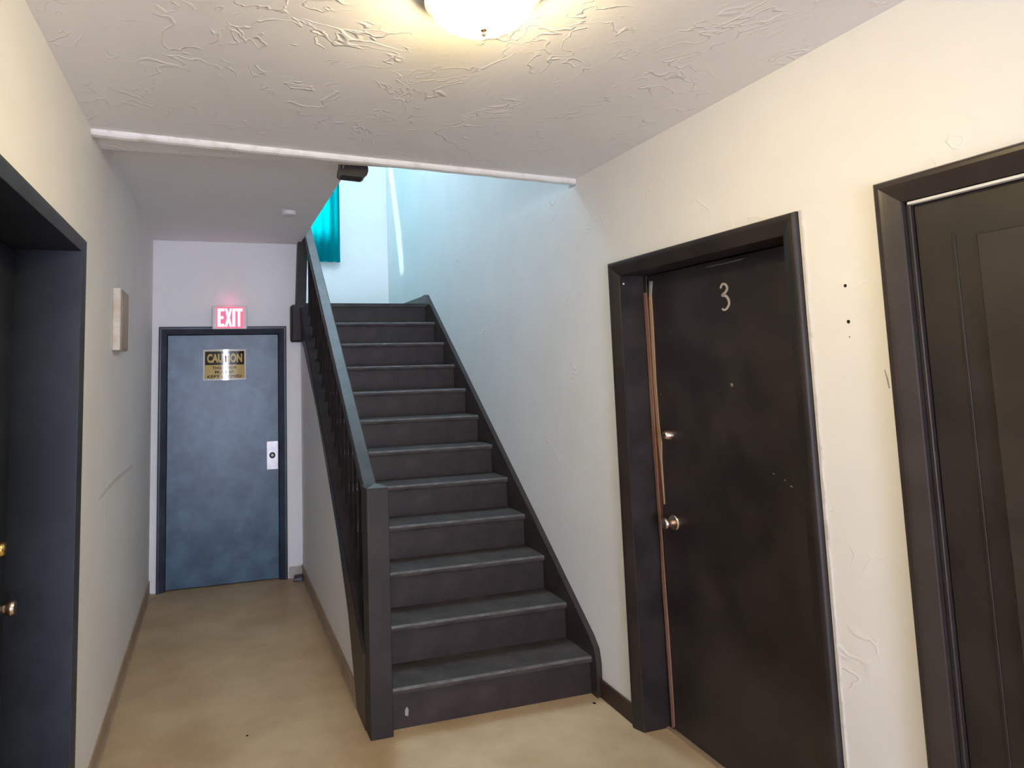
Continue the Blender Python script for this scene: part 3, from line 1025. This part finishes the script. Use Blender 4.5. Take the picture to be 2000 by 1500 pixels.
# curtain over the landing window
bm = bmesh.new()
n = 60
rows = []
for i in range(n + 1):
    s = i / n
    x = 0.40 + (1.292 - 0.40) * s
    ph = s * 9.5 * 2 * PI
    y = YBK - 0.055 + 0.016 * math.sin(ph) + 0.006 * math.sin(ph * 0.43)
    rows.append([bm.verts.new((x + 0.004 * math.sin(ph * .5), y, z)) for z in (2.825 + 0.008 * math.sin(s * 5), 3.2, 3.6, 4.0, 4.42)])
for A_, B_ in zip(rows, rows[1:]):
    for i in range(4):
        bm.faces.new((A_[i], A_[i + 1], B_[i + 1], B_[i]))
ct = root('curtain', (0.85, YBK, 2.83), 'teal curtain hanging over the landing window at the top of the stairs', 'curtain')
cl_ = finish(bm, 'curtain_cloth', M_CURT, ct, smooth=True)
bm = bmesh.new()
revolve(bm, [(0.009, -0.5), (0.009, 0.5)], (0.845, YBK - 0.055, 4.43), (1, 0, 0), 12)
finish(bm, 'curtain_rod', M_STEEL, ct, True)
for bx_ in (0.36, 1.325):
    box('rod_bracket', M_STEEL, bx_ - 0.008, bx_ + 0.008, YBK - 0.066, YBK, 4.415, 4.445, ct)
settle(ct)

# box on the left wall
eb = root('wall_chime', (XL, 3.62, 1.92), 'narrow cream plastic box fixed high on the left wall', 'box')
bm = bmesh.new()
bx(bm, XL, XL + 0.036, 3.500, 3.760, 1.765, 2.070)
finish(bm, 'box_body', M_BEIGE, eb, bevel=0.004)
bm = bmesh.new()
bx(bm, XL + 0.036, XL + 0.042, 3.506, 3.754, 1.771, 2.064)
finish(bm, 'cover', M_TANF, eb, bevel=0.003)
settle(eb)

# small round detector on the corridor ceiling
o = lathe('smoke_detector', M_PLAST, [(0.050, 0.0), (0.050, -0.012), (0.044, -0.024), (0.026, -0.030), (0, -0.030)], (0.458, 4.43, H2), (0, 0, 1), None, 32)
tag(o, 'small round white detector on the corridor ceiling', 'detector')

# end of the upper railing showing under the ceiling edge
nd = root('railing_block', (0.64, 3.13, 2.58), 'dark brown chamfered wooden block hanging under the ceiling edge', 'wood block')
bm = bmesh.new()
prism(bm, [(0.580, 2.700), (0.574, 2.632), (0.568, 2.612), (0.566, 2.588), (0.574, 2.578), (0.680, 2.572), (0.694, 2.580), (0.702, 2.600), (0.703, 2.615), (0.699, 2.632), (0.699, 2.700)],
      lambda p: (p[0], 3.092, p[1]), lambda p: (p[0], 3.175, p[1]))
finish(bm, 'block', M_CASE, nd, bevel=0.002)
bm = bmesh.new()
prism(bm, [(0.584, 2.650), (0.589, 2.652), (0.588, 2.632), (0.581, 2.607), (0.578, 2.612), (0.583, 2.630)], lambda p: (p[0], 3.0925, p[1]), lambda p: (p[0], 3.0905, p[1]))
o = finish(bm, 'chipped_corner', M_SCUFFL, nd)
settle(nd)

# scrap in the corner right of the exit door
bm = bmesh.new()
prism(bm, [(0.588, 5.475), (0.655, 5.470), (0.660, 5.520), (0.640, 5.545), (0.600, 5.535)], lambda p: (p[0], p[1], 0.0), lambda p: (p[0] + 0.002, p[1] + 0.003, 0.028 + 0.1 * (p[0] - 0.6)))
o = finish(bm, 'rubber_scrap', M_DARK, None, bevel=0.004)
tag(o, 'small dark scrap on the floor in the corner right of the exit door', 'scrap')

# specks on the floor
for i, (x, y, r_, lb) in enumerate(((1.763, 3.03, 0.009, 'dark nail head in the floor by the foot of the stairs'),
                                    (0.139, 3.299, 0.006, 'tiny dark speck of grit in the middle of the corridor floor'))):
    o = lathe('floor_nail' if i == 0 else 'grit', M_HOLE, [(r_, 0.0), (r_ * 0.8, 0.002), (0, 0.0026)], (x, y, 0.0), (0, 0, 1), None, 10)
    tag(o, lb, 'nail' if i == 0 else 'grit')

# nail holes and scuffs on the walls: details of the wall surfaces
for a_, z_, r_ in ((1.554, 1.857, 0.0055), (1.554, 1.747, 0.006), (1.555, 1.701, 0.003)):
    lathe('nail_hole', M_HOLE if r_ > 0.004 else M_SCUFF, [(r_, 0.0), (r_ * 0.7, 0.0008), (0, 0.0009)], MAPR(a_, z_, 0), (-1, 0, 0), rw, 9)
ribbon('scuff_mark', M_SCUFF, MAPR, [(1.4545, 1.602), (1.4505, 1.578), (1.4465, 1.548)], [(1.4525, 1.602), (1.4455, 1.575), (1.443, 1.549)], (-0.001, 0.0006), rw)
ribbon('scuff_mark', M_SCUFFW, MAPL, [(3.20, 1.123), (3.69, 1.136), (4.39, 1.112)], [(3.20, 1.108), (3.69, 1.112), (4.39, 1.094)], (-0.001, 0.0006), lw)
ribbon('scuff_mark', M_SCUFFW, MAPL, [(3.388, 1.10), (3.392, 0.93)], [(3.408, 1.10), (3.402, 0.93)], (-0.001, 0.0006), lw)
